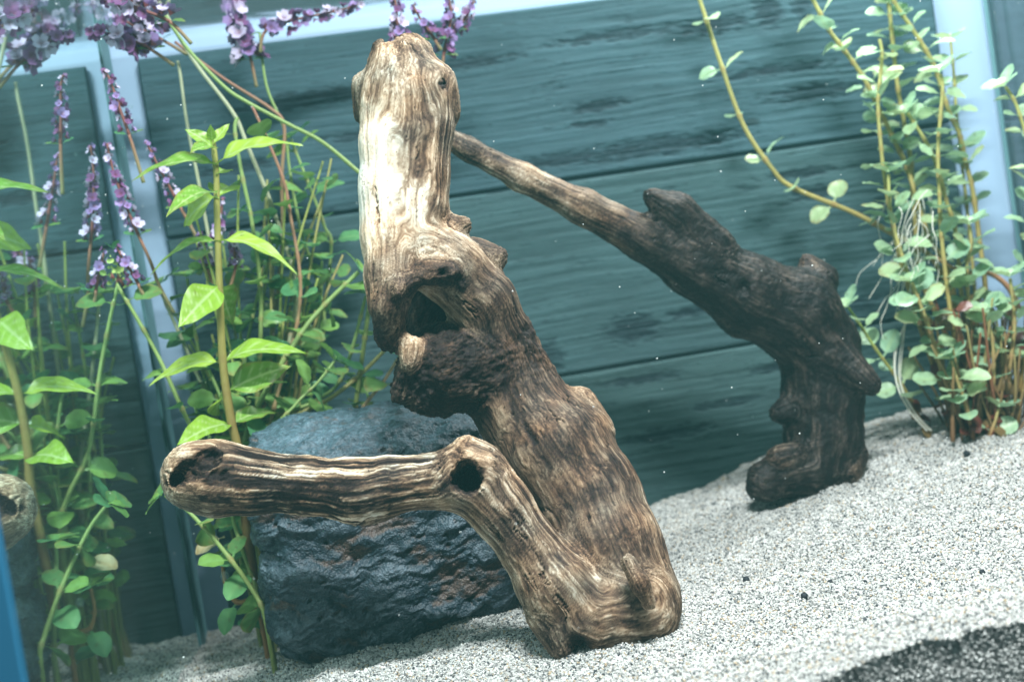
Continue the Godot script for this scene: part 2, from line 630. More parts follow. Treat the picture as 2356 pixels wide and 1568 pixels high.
func nets(f: Field, V: PackedVector3Array, I: PackedInt32Array) -> void:
	var nx := f.n.x
	var ny := f.n.y
	var nz := f.n.z
	var v := f.v
	var id := PackedInt32Array()
	id.resize(v.size())
	id.fill(-1)
	var lim := f.cell * 1.8
	var step := PackedInt32Array([0, 1, nx, nx + 1, nx * ny, nx * ny + 1, nx * ny + nx, nx * ny + nx + 1])
	var cor := [Vector3(0, 0, 0), Vector3(1, 0, 0), Vector3(0, 1, 0), Vector3(1, 1, 0), Vector3(0, 0, 1), Vector3(1, 0, 1), Vector3(0, 1, 1), Vector3(1, 1, 1)]
	var ed := [[0, 1], [2, 3], [4, 5], [6, 7], [0, 2], [1, 3], [4, 6], [5, 7], [0, 4], [1, 5], [2, 6], [3, 7]]
	for z in nz - 1:
		for y in ny - 1:
			var row := (z * ny + y) * nx
			for x in nx - 1:
				var at := row + x
				if absf(v[at]) > lim: continue
				var m := 0
				for k in 8:
					if v[at + step[k]] < 0.0: m += 1
				if m == 0 or m == 8: continue
				var sum := Vector3.ZERO
				var c := 0
				for e in ed:
					var va := v[at + step[e[0]]]
					var vb := v[at + step[e[1]]]
					if (va < 0.0) != (vb < 0.0):
						sum += cor[e[0]].lerp(cor[e[1]], va / (va - vb))
						c += 1
				id[at] = V.size()
				V.append(f.lo + (Vector3(x, y, z) + sum / c) * f.cell)
	var ax := PackedInt32Array([1, nx, nx * ny])
	for z in range(1, nz - 1):
		for y in range(1, ny - 1):
			var row := (z * ny + y) * nx
			for x in range(1, nx - 1):
				var at := row + x
				if absf(v[at]) > lim: continue
				var inside := v[at] < 0.0
				for d in 3:
					if inside == (v[at + ax[d]] < 0.0): continue
					var u := ax[(d + 1) % 3]
					var w := ax[(d + 2) % 3]
					var a := id[at - u - w]
					var b := id[at - w]
					var c := id[at]
					var e := id[at - u]
					if a < 0 or b < 0 or c < 0 or e < 0: continue
					if inside:
						I.append_array(PackedInt32Array([a, c, b, a, e, c]))
					else:
						I.append_array(PackedInt32Array([a, b, c, a, c, e]))


func split(V: PackedVector3Array, Q: PackedVector3Array, T: PackedVector2Array, I: PackedInt32Array) -> PackedInt32Array:   # each triangle into four
	var seen := {}
	var out := PackedInt32Array()
	out.resize(I.size() * 4)
	var w := 0
	var m := PackedInt32Array([0, 0, 0])
	for k in range(0, I.size(), 3):
		for e in 3:
			var a := I[k + e]
			var b := I[k + (e + 1) % 3]
			var key := mini(a, b) * 4000000 + maxi(a, b)
			var id: int = seen.get(key, -1)
			if id < 0:
				id = V.size()
				seen[key] = id
				V.append((V[a] + V[b]) * 0.5)
				Q.append((Q[a] + Q[b]) * 0.5)
				T.append((T[a] + T[b]) * 0.5)
			m[e] = id
		for q in [I[k], m[0], m[2], m[0], I[k + 1], m[1], m[2], m[1], I[k + 2], m[0], m[1], m[2]]:
			out[w] = q
			w += 1
	return out


func relax(V: PackedVector3Array, I: PackedInt32Array, times: int) -> PackedVector3Array:
	for n in times:
		var S := PackedVector3Array()
		S.resize(V.size())
		var cnt := PackedInt32Array()
		cnt.resize(V.size())
		for k in range(0, I.size(), 3):
			for e in 3:
				var a := I[k + e]
				S[a] += V[I[k + (e + 1) % 3]]
				cnt[a] += 1
		for k in V.size():
			if cnt[k]: V[k] = V[k].lerp(S[k] / cnt[k], 0.5)
	return V


func wood(chains: Array, cut_chains: Array, cell: float, k: float, splits: int, shift: float) -> ArrayMesh:
	var ls := limbs(chains)
	var cuts := limbs(cut_chains)
	var f := field(ls, cuts, cell, k, 0.002)
	var V := PackedVector3Array()
	var I := PackedInt32Array()
	nets(f, V, I)
	V = relax(V, I, 1)
	# grain: how far along and round its limb each point lies
	var Q := PackedVector3Array()
	var T := PackedVector2Array()
	for p in V:
		var sum := 0.0
		var q := Vector3.ZERO
		var t2 := Vector2.ZERO
		for l in ls:
			var ab: Vector3 = l.b - l.a
			var t := clampf((p - l.a).dot(ab) / ab.length_squared(), 0.0, 1.0)
			var off: Vector3 = p - l.a - ab * t
			var d := absf(off.length() - lerpf(l.ra, l.rb, t))
			if d > 0.012: continue
			var w := 1.0 / pow(d + 0.0012, 3.0)
			var n := off.normalized() * 0.021
			q += Vector3(n.dot(l.e1), n.dot(l.e2), l.s + t * ab.length()) * w
			t2 += Vector2(lerpf(l.ta, l.tb, t), lerpf(l.ka, l.kb, t)) * w
			sum += w
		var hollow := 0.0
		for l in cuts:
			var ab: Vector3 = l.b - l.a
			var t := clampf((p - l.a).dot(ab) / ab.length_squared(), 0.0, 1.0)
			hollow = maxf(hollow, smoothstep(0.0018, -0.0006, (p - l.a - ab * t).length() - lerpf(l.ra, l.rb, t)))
		if sum > 0.0:
			q /= sum
			t2 /= sum
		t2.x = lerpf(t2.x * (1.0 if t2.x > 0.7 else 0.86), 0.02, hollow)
		Q.append(q)
		T.append(t2)
	for n in splits:
		I = split(V, Q, T, I)
	# relief and colour
	var N := PackedVector3Array()
	N.resize(V.size())
	for i in range(0, I.size(), 3):
		var a := I[i]
		var b := I[i + 1]
		var c := I[i + 2]
		var n := (V[c] - V[a]).cross(V[b] - V[a])
		N[a] += n
		N[b] += n
		N[c] += n
	var C := PackedColorArray()
	C.resize(V.size())
	var g := [Color(0.010, 0.008, 0.008), Color(0.032, 0.021, 0.018), Color(0.105, 0.07, 0.05), Color(0.26, 0.195, 0.135), Color(0.52, 0.46, 0.37), Color(0.7, 0.66, 0.58)]
	for i in V.size():
		var q := Q[i]
		var p := V[i]
		var tone := T[i].x
		var kon := T[i].y * (1.0 if shift == 0.0 else 1.5)
		var sw := noise.get_noise_3dv(p * 34.0) * 0.0022
		var x := q.x + sw
		var y := q.y - sw
		var streak := noise.get_noise_3d(x * 120.0 + shift, y * 120.0, q.z * 9.0)
		var mid := noise.get_noise_3d(x * 330.0, y * 330.0 + shift, q.z * 15.0)
		var fine := noise.get_noise_3d(x * 980.0, y * 980.0, q.z * 20.0 + shift)
		var split_ := absf(noise.get_noise_3d(x * 62.0 + 8.0, y * 62.0, q.z * 6.0 + shift))
		var crack := smoothstep(0.045, 0.012, split_) * smoothstep(0.05, 0.4, noise.get_noise_3d(p.x * 34.0, p.y * 34.0 + 5.0, p.z * 34.0 + shift))
		var gnarl := smoothstep(0.34, 0.1, tone) * (1.0 if shift == 0.0 else 0.28)
		var blotch := noise.get_noise_3d(p.x * 52.0 + shift, p.y * 40.0, p.z * 52.0)
		var pit := noise.get_noise_3d(p.x * 420.0, p.y * 300.0 + shift, p.z * 420.0)
		var t := tone + kon * (0.42 * streak + 0.34 * mid) + 0.25 * blotch + 0.3 * fine - 0.4 * crack
		if pit > 0.62: t -= 0.35
		t = clampf(t, 0.0, 0.999) * 5.0
		var c: Color = g[int(t)].lerp(g[int(t) + 1], t - int(t))
		var warm := noise.get_noise_3d(p.x * 38.0 + 3.0, p.y * 38.0, p.z * 38.0 + shift)
		c.r *= 1.05 + 0.22 * warm
		c.g *= 0.965
		c.b *= 0.89 - 0.16 * warm
		c = c.lerp(Color.WHITE * c.get_luminance(), 0.04)
		if shift > 0.0: c = c.lerp(Color(0.5, 0.47, 0.45) * c.get_luminance(), 0.72 * smoothstep(0.3, 0.14, tone))
		c.a = 1.0
		C[i] = c
		var rough := gnarl * (0.0024 * noise.get_noise_3d(p.x * 85.0, p.y * 85.0 + shift, p.z * 85.0) + 0.0012 * noise.get_noise_3d(p.x * 210.0, p.y * 210.0, p.z * 210.0 + shift))
		V[i] = p + N[i].normalized() * (rough - 0.0011 * crack + 0.0005 * streak + 0.00032 * mid + 0.0002 * fine + 0.0005 * blotch)
	return smoothed(V, C, I)


func driftwood_front() -> void:
	var chains := [
		[[925, 150, .235, 72, .6, .6], [935, 215, .235, 103, .66, .6], [938, 300, .235, 98, .63, .8], [934, 400, .236, 92, .68, .7], [930, 480, .24, 91, .74, .6], [932, 560, .243, 94, .74]],
		[[945, 565, .245, 80, .82], [1035, 618, .25, 76, .62], [1110, 694, .245, 75, .45], [1138, 795, .235, 94, .2, .4], [1180, 900, .235, 105, .28, .45], [1215, 960, .24, 108, .4, .45], [1275, 1040, .25, 130, .4, .5], [1345, 1150, .26, 130, .36, .5], [1395, 1270, .275, 130, .4, .5], [1440, 1380, .285, 127, .5, .5]],
		[[892, 260, .24, 58, .86, .4], [892, 330, .243, 60, .96, .35], [890, 430, .245, 58, 1.0, .35], [893, 530, .25, 60, .92, .35]],
		[[984, 200, .24, 56, .62, .9], [982, 300, .243, 52, .48, 1.0], [976, 400, .243, 51, .52, 1.0], [974, 475, .246, 52, .58, .9]],
		[[905, 560, .25, 72, .8], [900, 640, .26, 58, .62], [893, 700, .265, 42, .4], [900, 765, .255, 32, .2]],
		[[990, 690, .215, 75, .1], [960, 760, .22, 50, .08]],
		[[1110, 840, .235, 108, .14, .35], [1015, 850, .243, 98, .1, .35], [968, 882, .242, 60, .16, .4]],
		[[945, 795, .26, 24, .72], [942, 830, .262, 20, .66]],
		[[842, 200, .226, 36, .62], [835, 262, .222, 24, .35]],
		[[1015, 190, .238, 34, .7], [1028, 255, .235, 32, .5]],
		[[1040, 526, .243, 34, .6], [1070, 516, .247, 19, .45]],
		[[1100, 590, .24, 46, .5], [1146, 590, .243, 26, .4]],
		[[1335, 930, .24, 42, .6], [1372, 990, .246, 42, .58]],
		[[960, 108, .236, 30, .7], [955, 95, .236, 16, .5]],
		[[880, 125, .235, 32, .5], [872, 108, .235, 16, .3]],
		[[1440, 1395, 0.29, 120, 0.55, 0.7], [1340, 1410, 0.295, 100, 0.55, 0.7], [1275, 1340, 0.298, 84, 0.54, 0.7], [1215, 1255, 0.295, 66, 0.5, 0.7], [1150, 1165, 0.292, 72, 0.5, 0.8], [1085, 1098, 0.29, 84, 0.56, 0.8], [1000, 1105, 0.285, 60, 0.46, 1.3], [900, 1115, 0.28, 64, 0.36, 1.7], [820, 1128, 0.277, 72, 0.33, 1.9], [700, 1115, 0.272, 64, 0.3, 1.9], [580, 1108, 0.268, 72, 0.36, 1.9], [500, 1100, 0.265, 84, 0.6, 0.9], [452, 1095, 0.265, 82, 0.62, 0.5]],
		[[1268, 1420, .3, 55, .5], [1290, 1490, .305, 30, .36]],
		[[1075, 1040, .29, 34, .6], [1070, 1018, .29, 16, .6]],
		[[850, 1170, .277, 32, .6], [880, 1172, .278, 26, .5]],
		[[1446, 1292, .32, 21, .56], [1472, 1340, .324, 20, .42], [1494, 1390, .322, 17, .56]],
		[[985, 628, .268, 26, .3], [1034, 632, .27, 24, .3]],
		[[945, 655, .27, 20, .12], [962, 648, .272, 16, .2]],
		[[882, 770, .26, 22, .2], [900, 792, .258, 20, .16]],
		[[925, 905, .25, 26, .2], [940, 850, .256, 22, .25]],
		[[985, 925, .25, 28, .12], [1010, 935, .248, 24, .1]],
		[[916, 660, .276, 14, .4], [918, 690, .28, 13, .4]],
	]
	var cuts := [
		[[406, 1108, .273, 20, 0], [440, 1078, .281, 26, 0], [486, 1050, .277, 24, 0]],
		[[482, 1098, .284, 15, 0], [518, 1086, .281, 10, 0]],
		[[1072, 1092, .318, 37, 0], [1078, 1102, .285, 34, 0]],
		[[1062, 668, .272, 34, 0], [1005, 695, .276, 54, 0], [925, 702, .283, 30, 0]],
		[[890, 680, .288, 16, 0], [905, 700, .28, 18, 0]],
		[[1218, 762, .268, 11, 0], [1215, 762, .25, 9, 0]],
		[[1020, 192, .262, 9, 0], [1018, 192, .24, 8, 0]],
		[[1016, 624, .29, 7, 0], [1016, 626, .26, 7, 0]],
		[[905, 100, .24, 18, 0], [905, 92, .23, 18, 0]],
		[[1330, 1492, .318, 24, 0], [1345, 1490, .29, 20, 0]],
	]
	var base := W(1330, 1500, 0.29)
	var t := thing("driftwood", "large pale knotty driftwood with a raised arm, standing before the stone", "driftwood", base)
	var o := part("limb", wood(chains, cuts, 0.0024, 0.0055, 2, 0.0), M.wood, t)
	o.position = -base


func driftwood_rear() -> void:
	var chains := [
		[[1000, 300, .13, 24, 0.3], [1080, 345, .13, 26, 0.4], [1200, 406, .13, 32, 0.56], [1340, 475, .128, 40, 0.5], [1480, 548, .125, 50, 0.22], [1600, 605, .12, 76, 0.12], [1720, 675, .118, 90, 0.11], [1830, 725, .115, 102, 0.11], [1885, 800, .112, 90, 0.09], [1895, 900, .112, 90, 0.08], [1895, 1000, .114, 86, 0.14], [1885, 1065, .116, 80, 0.17]],
		[[1630, 570, .125, 60, 0.12], [1556, 486, .13, 42, 0.15], [1498, 452, .132, 22, 0.22]],
		[[1850, 1085, .12, 68, 0.17], [1760, 1100, .127, 42, 0.14]],
		[[1915, 818, .128, 56, 0.12], [2003, 884, .142, 28, 0.2]],
		[[1830, 935, .116, 38, 0.09], [1798, 948, .118, 29, 0.09]],
		[[1740, 1128, .13, 24, 0.18], [1770, 1135, .132, 22, 0.14]],
		[[1795, 1050, .132, 30, 0.3], [1830, 1040, .134, 24, 0.2]],
		[[1950, 1085, .128, 36, 0.3], [1975, 1050, .125, 26, 0.2]],
		[[1885, 640, .11, 45, 0.17], [1858, 600, .11, 20, 0.29]],
		[[1700, 740, .118, 36, 0.12], [1730, 745, .12, 30, 0.12]],
	]
	var cuts := [
		[[1470, 478, .135, 10, 0], [1500, 496, .14, 11, 0], [1540, 520, .15, 8, 0]],
		[[1710, 660, .158, 13, 0], [1712, 662, .14, 10, 0]],
		[[1505, 520, .13, 14, 0], [1525, 545, .13, 8, 0]],
	]
	var base := W(1870, 1140, 0.115)
	var t := thing("driftwood", "dark brown driftwood with a slanting branch behind the pale one", "driftwood", base)
	var o := part("limb", wood(chains, cuts, 0.003, 0.006, 2, 31.0), M.dark_wood, t)
	o.position = -base


func stone() -> void:
	var outline := [[575, 1015], [640, 965], [730, 940], [830, 930], [930, 930], [1040, 945], [1130, 985], [1200, 1050], [1235, 1150], [1240, 1280], [1215, 1400], [1180, 1425], [1000, 1475], [860, 1505], [720, 1525], [660, 1508], [625, 1470], [606, 1400], [605, 1320], [612, 1265], [585, 1225], [566, 1180], [565, 1080]]
	var poly := PackedVector2Array()
	for q in outline:
		var w := W(q[0], q[1], 0.2)
		poly.append(Vector2(w.x, w.y))
	var f := Field.new()
	f.cell = 0.003
	var lo := poly[0]
	var hi := poly[0]
	for q in poly:
		lo = lo.min(q)
		hi = hi.max(q)
	f.lo = Vector3(lo.x - 0.008, lo.y - 0.008, 0.12)
	f.n = Vector3i(int((hi.x - lo.x + 0.016) / f.cell) + 2, int((hi.y - lo.y + 0.016) / f.cell) + 2, 40)
	f.v.resize(f.n.x * f.n.y * f.n.z)
	var slope := Vector2(0.93, 0.36)
	for y in f.n.y:
		for x in f.n.x:
			var p := Vector2(f.lo.x + x * f.cell, f.lo.y + y * f.cell)
			var d2 := 1e9
			for k in poly.size():
				var near := Geometry2D.get_closest_point_to_segment(p, poly[k], poly[(k + 1) % poly.size()])
				d2 = minf(d2, p.distance_to(near))
			if Geometry2D.is_point_in_polygon(p, poly): d2 = -d2
			for z in f.n.z:
				var wz := f.lo.z + z * f.cell
				var dz := absf(wz - 0.178) - 0.045
				var d := smax(d2 + 0.0028 * noise.get_noise_3d(p.x * 45.0, p.y * 45.0, wz * 45.0), dz, 0.034)
				var dt := (p.y - hi.y + 0.001) * slope.x + (wz - 0.165) * slope.y + 0.005 * noise.get_noise_3d(p.x * 22.0 + 3.0, p.y * 22.0, wz * 26.0)
				d = smax(d, dt, 0.018)
				f.v[(z * f.n.y + y) * f.n.x + x] = d
	var V := PackedVector3Array()
	var I := PackedInt32Array()
	nets(f, V, I)
	V = relax(V, I, 1)
	var Q := PackedVector3Array()
	Q.resize(V.size())
	var T := PackedVector2Array()
	T.resize(V.size())
	for n in 2:
		I = split(V, Q, T, I)
	var N := PackedVector3Array()
	N.resize(V.size())
	for i in range(0, I.size(), 3):
		var n := (V[I[i + 2]] - V[I[i]]).cross(V[I[i + 1]] - V[I[i]])
		for e in 3: N[I[i + e]] += n
	var C := PackedColorArray()
	C.resize(V.size())
	for i in V.size():
		var p := V[i]
		var nn := N[i].normalized()
		var warp := 0.010 * noise.get_noise_3d(p.x * 16.0, p.y * 14.0, p.z * 14.0) + 0.003 * noise.get_noise_3d(p.x * 60.0, p.y * 60.0, p.z * 60.0)
		var s := p.y + warp - 1.6 * (p.x + 0.0) * (p.x - 0.01)
		var st := noise.get_noise_2d(s * 48.0, p.x * 12.0 + p.z * 9.0)
		var st2 := noise.get_noise_2d(s * 260.0, p.x * 16.0)
		var big := noise.get_noise_2d(s * 21.0 + 7.0, p.x * 7.0)
		var ridge := 1.0 - (0.75 + 0.6 * noise.get_noise_3d(p.x * 26.0, p.y * 26.0, p.z * 26.0 + 9.0)) * absf(st) - 1.7 * absf(big)
		var lump := noise.get_noise_3d(p.x * 38.0, p.y * 48.0, p.z * 38.0)
		var fine := noise.get_noise_3d(p.x * 330.0, p.y * 520.0, p.z * 330.0)
		var side := 1.0 - smoothstep(0.55, 0.95, nn.y + 0.35 * noise.get_noise_3d(p.x * 55.0, p.y * 55.0, p.z * 55.0))
		var h := side * (0.0036 * ridge + 0.0005 * st2) + 0.0032 * lump + 0.0003 * fine
		var pit := smoothstep(0.45, 0.7, noise.get_noise_3d(p.x * 75.0 + 9.0, p.y * 120.0, p.z * 75.0))
		h -= 0.003 * pit * side
		V[i] = p + nn * h
		var c := Color(0.014, 0.031, 0.044)
		c = c.lerp(Color(0.1, 0.14, 0.17), clampf(1.3 * (ridge - 0.5) + 0.5 * fine + 0.3 * st2, 0.0, 0.8) * side)
		c = c.lerp(Color(0.075, 0.13, 0.165), (1.0 - side) * clampf(0.65 + 0.5 * noise.get_noise_3d(p.x * 60.0, p.y * 60.0, p.z * 240.0) + 0.5 * fine, 0.0, 1.0))
		var rust := smoothstep(-0.12, 0.3, -ridge + 0.5 * noise.get_noise_3d(p.x * 30.0 + 4.0, p.y * 30.0, p.z * 30.0)) * side
		c = c.lerp(Color(0.1, 0.048, 0.022), clampf(maxf(rust, pit * 0.8) * (0.7 + fine), 0.0, 0.55))
		c *= 1.0 + 0.35 * fine
		c.a = 1.0
		C[i] = c
	var base := Vector3(0.005, 0.0, 0.178)
	var t := thing("stone", "dark blue-grey layered stone on the sand beneath the pale driftwood", "stone", base)
	var o := part("stone_body", smoothed(V, C, I), M.stone, t)
	o.position = -base


func smax(a: float, b: float, k: float) -> float:
	var h := maxf(k - absf(a - b), 0.0) / k
	return maxf(a, b) + h * h * k * 0.25


# ---------------------------------------------------------------- plants
func tube(path: PackedVector3Array, r0: float, r1: float, c0: Color, c1: Color, sides := 7, nodes := PackedInt32Array()) -> ArrayMesh:
	var V := PackedVector3Array()
	var C := PackedColorArray()
	var I := PackedInt32Array()
	var n := path.size()
	var e := Vector3(0.3, 0.1, 0.95)
	for k in n:
		var d := (path[mini(k + 1, n - 1)] - path[maxi(k - 1, 0)]).normalized()
		e = (e - d * e.dot(d)).normalized()
		var b := d.cross(e)
		var t := k / (n - 1.0)
		var r := lerpf(r0, r1, t) * (1.0 + 0.06 * noise.get_noise_1d(k * 0.7 + r0 * 1e5))
		if nodes.has(k): r *= 1.35
		var c := c0.lerp(c1, clampf(t + 0.15 * noise.get_noise_1d(k * 0.35 + path[0].x * 900.0), 0.0, 1.0))
		if nodes.has(k): c = c.lerp(Color(0.3, 0.14, 0.07), 0.4)
		for s in sides:
			var a := TAU * s / sides
			V.append(path[k] + (e * cos(a) + b * sin(a)) * r)
			C.append(c)
			if k < n - 1:
				var s2 := (s + 1) % sides
				I.append_array(PackedInt32Array([k * sides + s, (k + 1) * sides + s, k * sides + s2, k * sides + s2, (k + 1) * sides + s, (k + 1) * sides + s2]))
	for k in [0, n - 1]:
		var at := V.size()
		V.append(path[k])
		C.append(C[k * sides])
		for s in sides:
			var s2 := (s + 1) % sides
			if k == 0: I.append_array(PackedInt32Array([at, s, s2]))
			else: I.append_array(PackedInt32Array([at, k * sides + s2, k * sides + s]))
	return smoothed(V, C, I)


func curve(pts: Array, step := 0.004) -> PackedVector3Array:     # a smooth path through picture points [x, y, z]
	var w := PackedVector3Array()
	for q in pts: w.append(W(q[0], q[1], q[2]))
	return flow(w, step)


func flow(w: PackedVector3Array, step := 0.004) -> PackedVector3Array:
	var c := Curve3D.new()
	for k in w.size():
		var t := (w[mini(k + 1, w.size() - 1)] - w[maxi(k - 1, 0)]) / 6.0
		c.add_point(w[k], -t, t)
	c.bake_interval = step
	return c.get_baked_points()


# a leaf along +x from the origin, its face up +y, one unit long
func leaf_mesh(kind: String, bend: float, fold: float, twist: float, tone: Color, vein: Color, seed_: int) -> ArrayMesh:
	var nu := 26 if kind == "broad" else 11
	var nv := 14 if kind == "broad" else 6
	var V := PackedVector3Array()
	var C := PackedColorArray()
	var I := PackedInt32Array()
	for i in nu + 1:
		var u := i / float(nu)
		var w := 0.0
		if kind == "broad":
			w = 0.025 * (1.0 - smoothstep(0.0, 0.2, u)) + 0.27 * pow(sin(PI * pow(clampf((u - 0.1) / 0.9, 0.0, 1.0), 0.72)), 0.9) * (1.0 - 0.25 * u)
		else:
			w = 0.05 * (1.0 - smoothstep(0.1, 0.4, u)) + 0.4 * sqrt(maxf(0.0, 1.0 - pow((u - 0.6) / 0.405, 2.0)))
		for j in nv + 1:
			var v := j / float(nv) * 2.0 - 1.0
			var wave := 0.018 * sin(u * 17.0 + seed_ + v * 2.0) * absf(v)
			var y := -bend * u * u + fold * absf(v) * w + wave
			var x := u * (1.0 - 0.16 * bend * u)
			var a := twist * u
			V.append(Vector3(x, y * cos(a) - v * w * sin(a) * 0.6, v * w * cos(a)))
			var lateral := fposmod(u * 6.0 - absf(v) * w * 5.5, 1.0)
			var ve := 0.0
			if kind == "broad":
				ve = maxf(smoothstep(0.13, 0.0, absf(v)), 0.75 * smoothstep(0.17, 0.0, minf(lateral, 1.0 - lateral)) * smoothstep(1.0, 0.7, absf(v)))
			else:
				ve = 0.4 * smoothstep(0.4, 0.0, absf(v))
			var c := tone.lerp(vein, ve) * (1.0 + 0.16 * noise.get_noise_2d(u * 3.0 + seed_ * 7.0, v * 2.0))
			var rim := smoothstep(0.8, 1.05, maxf(u, absf(v)) + 0.35 * noise.get_noise_2d(u * 5.0 + seed_ * 3.0, v * 3.0))
			if seed_ % 3 == 1: c = c.lerp(Color(0.3, 0.2, 0.06), 0.6 * rim)
			if noise.get_noise_2d(u * 9.0 + seed_ * 11.0, v * 5.0) > 0.68: c = c.lerp(Color(0.12, 0.1, 0.03), 0.6)
			c.a = 1.0
			C.append(c)
			if i < nu and j < nv:
				var q := i * (nv + 1) + j
				I.append_array(PackedInt32Array([q, q + nv + 1, q + 1, q + 1, q + nv + 1, q + nv + 2]))
	return smoothed(V, C, I)


func put_leaf(parent: Node3D, mesh: Mesh, at: Vector3, along: Vector3, face: Vector3, length: float, called := "leaf") -> MeshInstance3D:
	var x := along.normalized()
	var y := (face - x * face.dot(x)).normalized()
	var o := part(called, mesh, M.leaf, parent)
	o.transform = Transform3D(Basis(x, y, x.cross(y)).scaled_local(Vector3.ONE * length), at - parent.position)
	return o


var round_leaves := []
var pale_leaves := []
var red_leaves := []
var floret_meshes := []


func make_leaves() -> void:
	for k in 8:
		round_leaves.append(leaf_mesh("round", 0.05 + 0.1 * k, 0.12, 0.1 * (k % 5 - 2), Color(0.09, 0.27, 0.12).lerp(Color(0.22, 0.38, 0.07), fmod(k * 0.37, 1.0)), Color(0.22, 0.42, 0.16), k))
		pale_leaves.append(leaf_mesh("round", -0.15 + 0.09 * k, 0.18, 0.12 * (k % 5 - 2), Color(0.3, 0.5, 0.33).lerp(Color(0.46, 0.6, 0.32), fmod(k * 0.37, 1.0)), Color(0.45, 0.62, 0.28), k + 5))
	red_leaves.append(leaf_mesh("round", 0.4, 0.1, 0.3, Color(0.12, 0.03, 0.02), Color(0.17, 0.06, 0.03), 3))
	red_leaves.append(leaf_mesh("round", 0.7, 0.2, -0.3, Color(0.2, 0.13, 0.05), Color(0.25, 0.16, 0.07), 4))
	# a floret: four rounded petals round a red-brown calyx
	for k in 3:
		var V := PackedVector3Array()
		var C := PackedColorArray()
		var I := PackedInt32Array()
		var hue := [Color(0.32, 0.22, 0.47), Color(0.56, 0.5, 0.68), Color(0.2, 0.09, 0.22)][k] as Color
		for s in 4:
			var a := TAU * s / 4.0 + 0.4 * k
			var d := Vector3(0.55, sin(a) * 0.8, cos(a) * 0.8).normalized()
			var side := Vector3(0, cos(a), -sin(a))
			var f := V.size()
			for q in [[0.0, 0.12], [0.5, 0.42], [0.95, 0.3]]:
				for v in [-1.0, 0.0, 1.0]:
					V.append(d * q[0] + side * v * q[1] + Vector3(0.12, 0, 0) * (1.0 - absf(v)) * -0.6)
					C.append(hue.lerp(Color(0.16, 0.03, 0.05), 0.7 if q[0] < 0.2 else 0.0))
			for r in 2:
				for j in 2:
					var q := f + r * 3 + j
					I.append_array(PackedInt32Array([q, q + 3, q + 1, q + 1, q + 3, q + 4]))
		for s in 3:
			var a := TAU * s / 3.0
			var f := V.size()
			for q in [Vector3(-0.3, 0, 0), Vector3(0.1, sin(a) * 0.42, cos(a) * 0.42), Vector3(0.1, sin(a + 2.1) * 0.42, cos(a + 2.1) * 0.42)]:
				V.append(q)
				C.append(Color(0.13, 0.035, 0.04))
			I.append_array(PackedInt32Array([f, f + 1, f + 2]))
		floret_meshes.append(smoothed(V, C, I))


func spike(parent: Node3D, path: PackedVector3Array, r: float, florets: int, green := false) -> void:
	var rel := PackedVector3Array()
	for p in path: rel.append(p - parent.position)
	var ax := part("flower_spike", tube(rel, 0.0011, 0.0006, Color(0.2, 0.07, 0.06), Color(0.25, 0.1, 0.08), 6), M.stem, parent)
	var n := path.size()
	for k in florets:
		var t := (k + 0.5) / florets
		var i := clampi(int(t * (n - 1)), 0, n - 2)
		var d := (path[i + 1] - path[i]).normalized()
		var at := path[i].lerp(path[i + 1], t * (n - 1) - i)
		var e := d.cross(Vector3(0.2, 0.3, 1)).normalized()
		var a := k * 2.4 + rng.randf_range(-0.5, 0.5)
		var out := (e * cos(a) + d.cross(e) * sin(a) + d * 0.35).normalized()
		var size := r * lerpf(0.85, 0.45, t * t) * rng.randf_range(0.6, 1.2)
		var o := part("floret", bud_mesh() if green else floret_meshes[rng.randi() % 3], M.petal, ax)
		var y := out.cross(d).normalized()
		o.transform = Transform3D(Basis(out, y, out.cross(y)).scaled_local(Vector3.ONE * size), at - parent.position + out * (size * 0.4 + r * 0.35 * (1.0 - t)))


var bud: ArrayMesh


func bud_mesh() -> ArrayMesh:
	if bud == null:
		bud = leaf_mesh("round", -0.5, 0.5, 0.0, Color(0.4, 0.55, 0.16), Color(0.5, 0.62, 0.2), 2)
	return bud


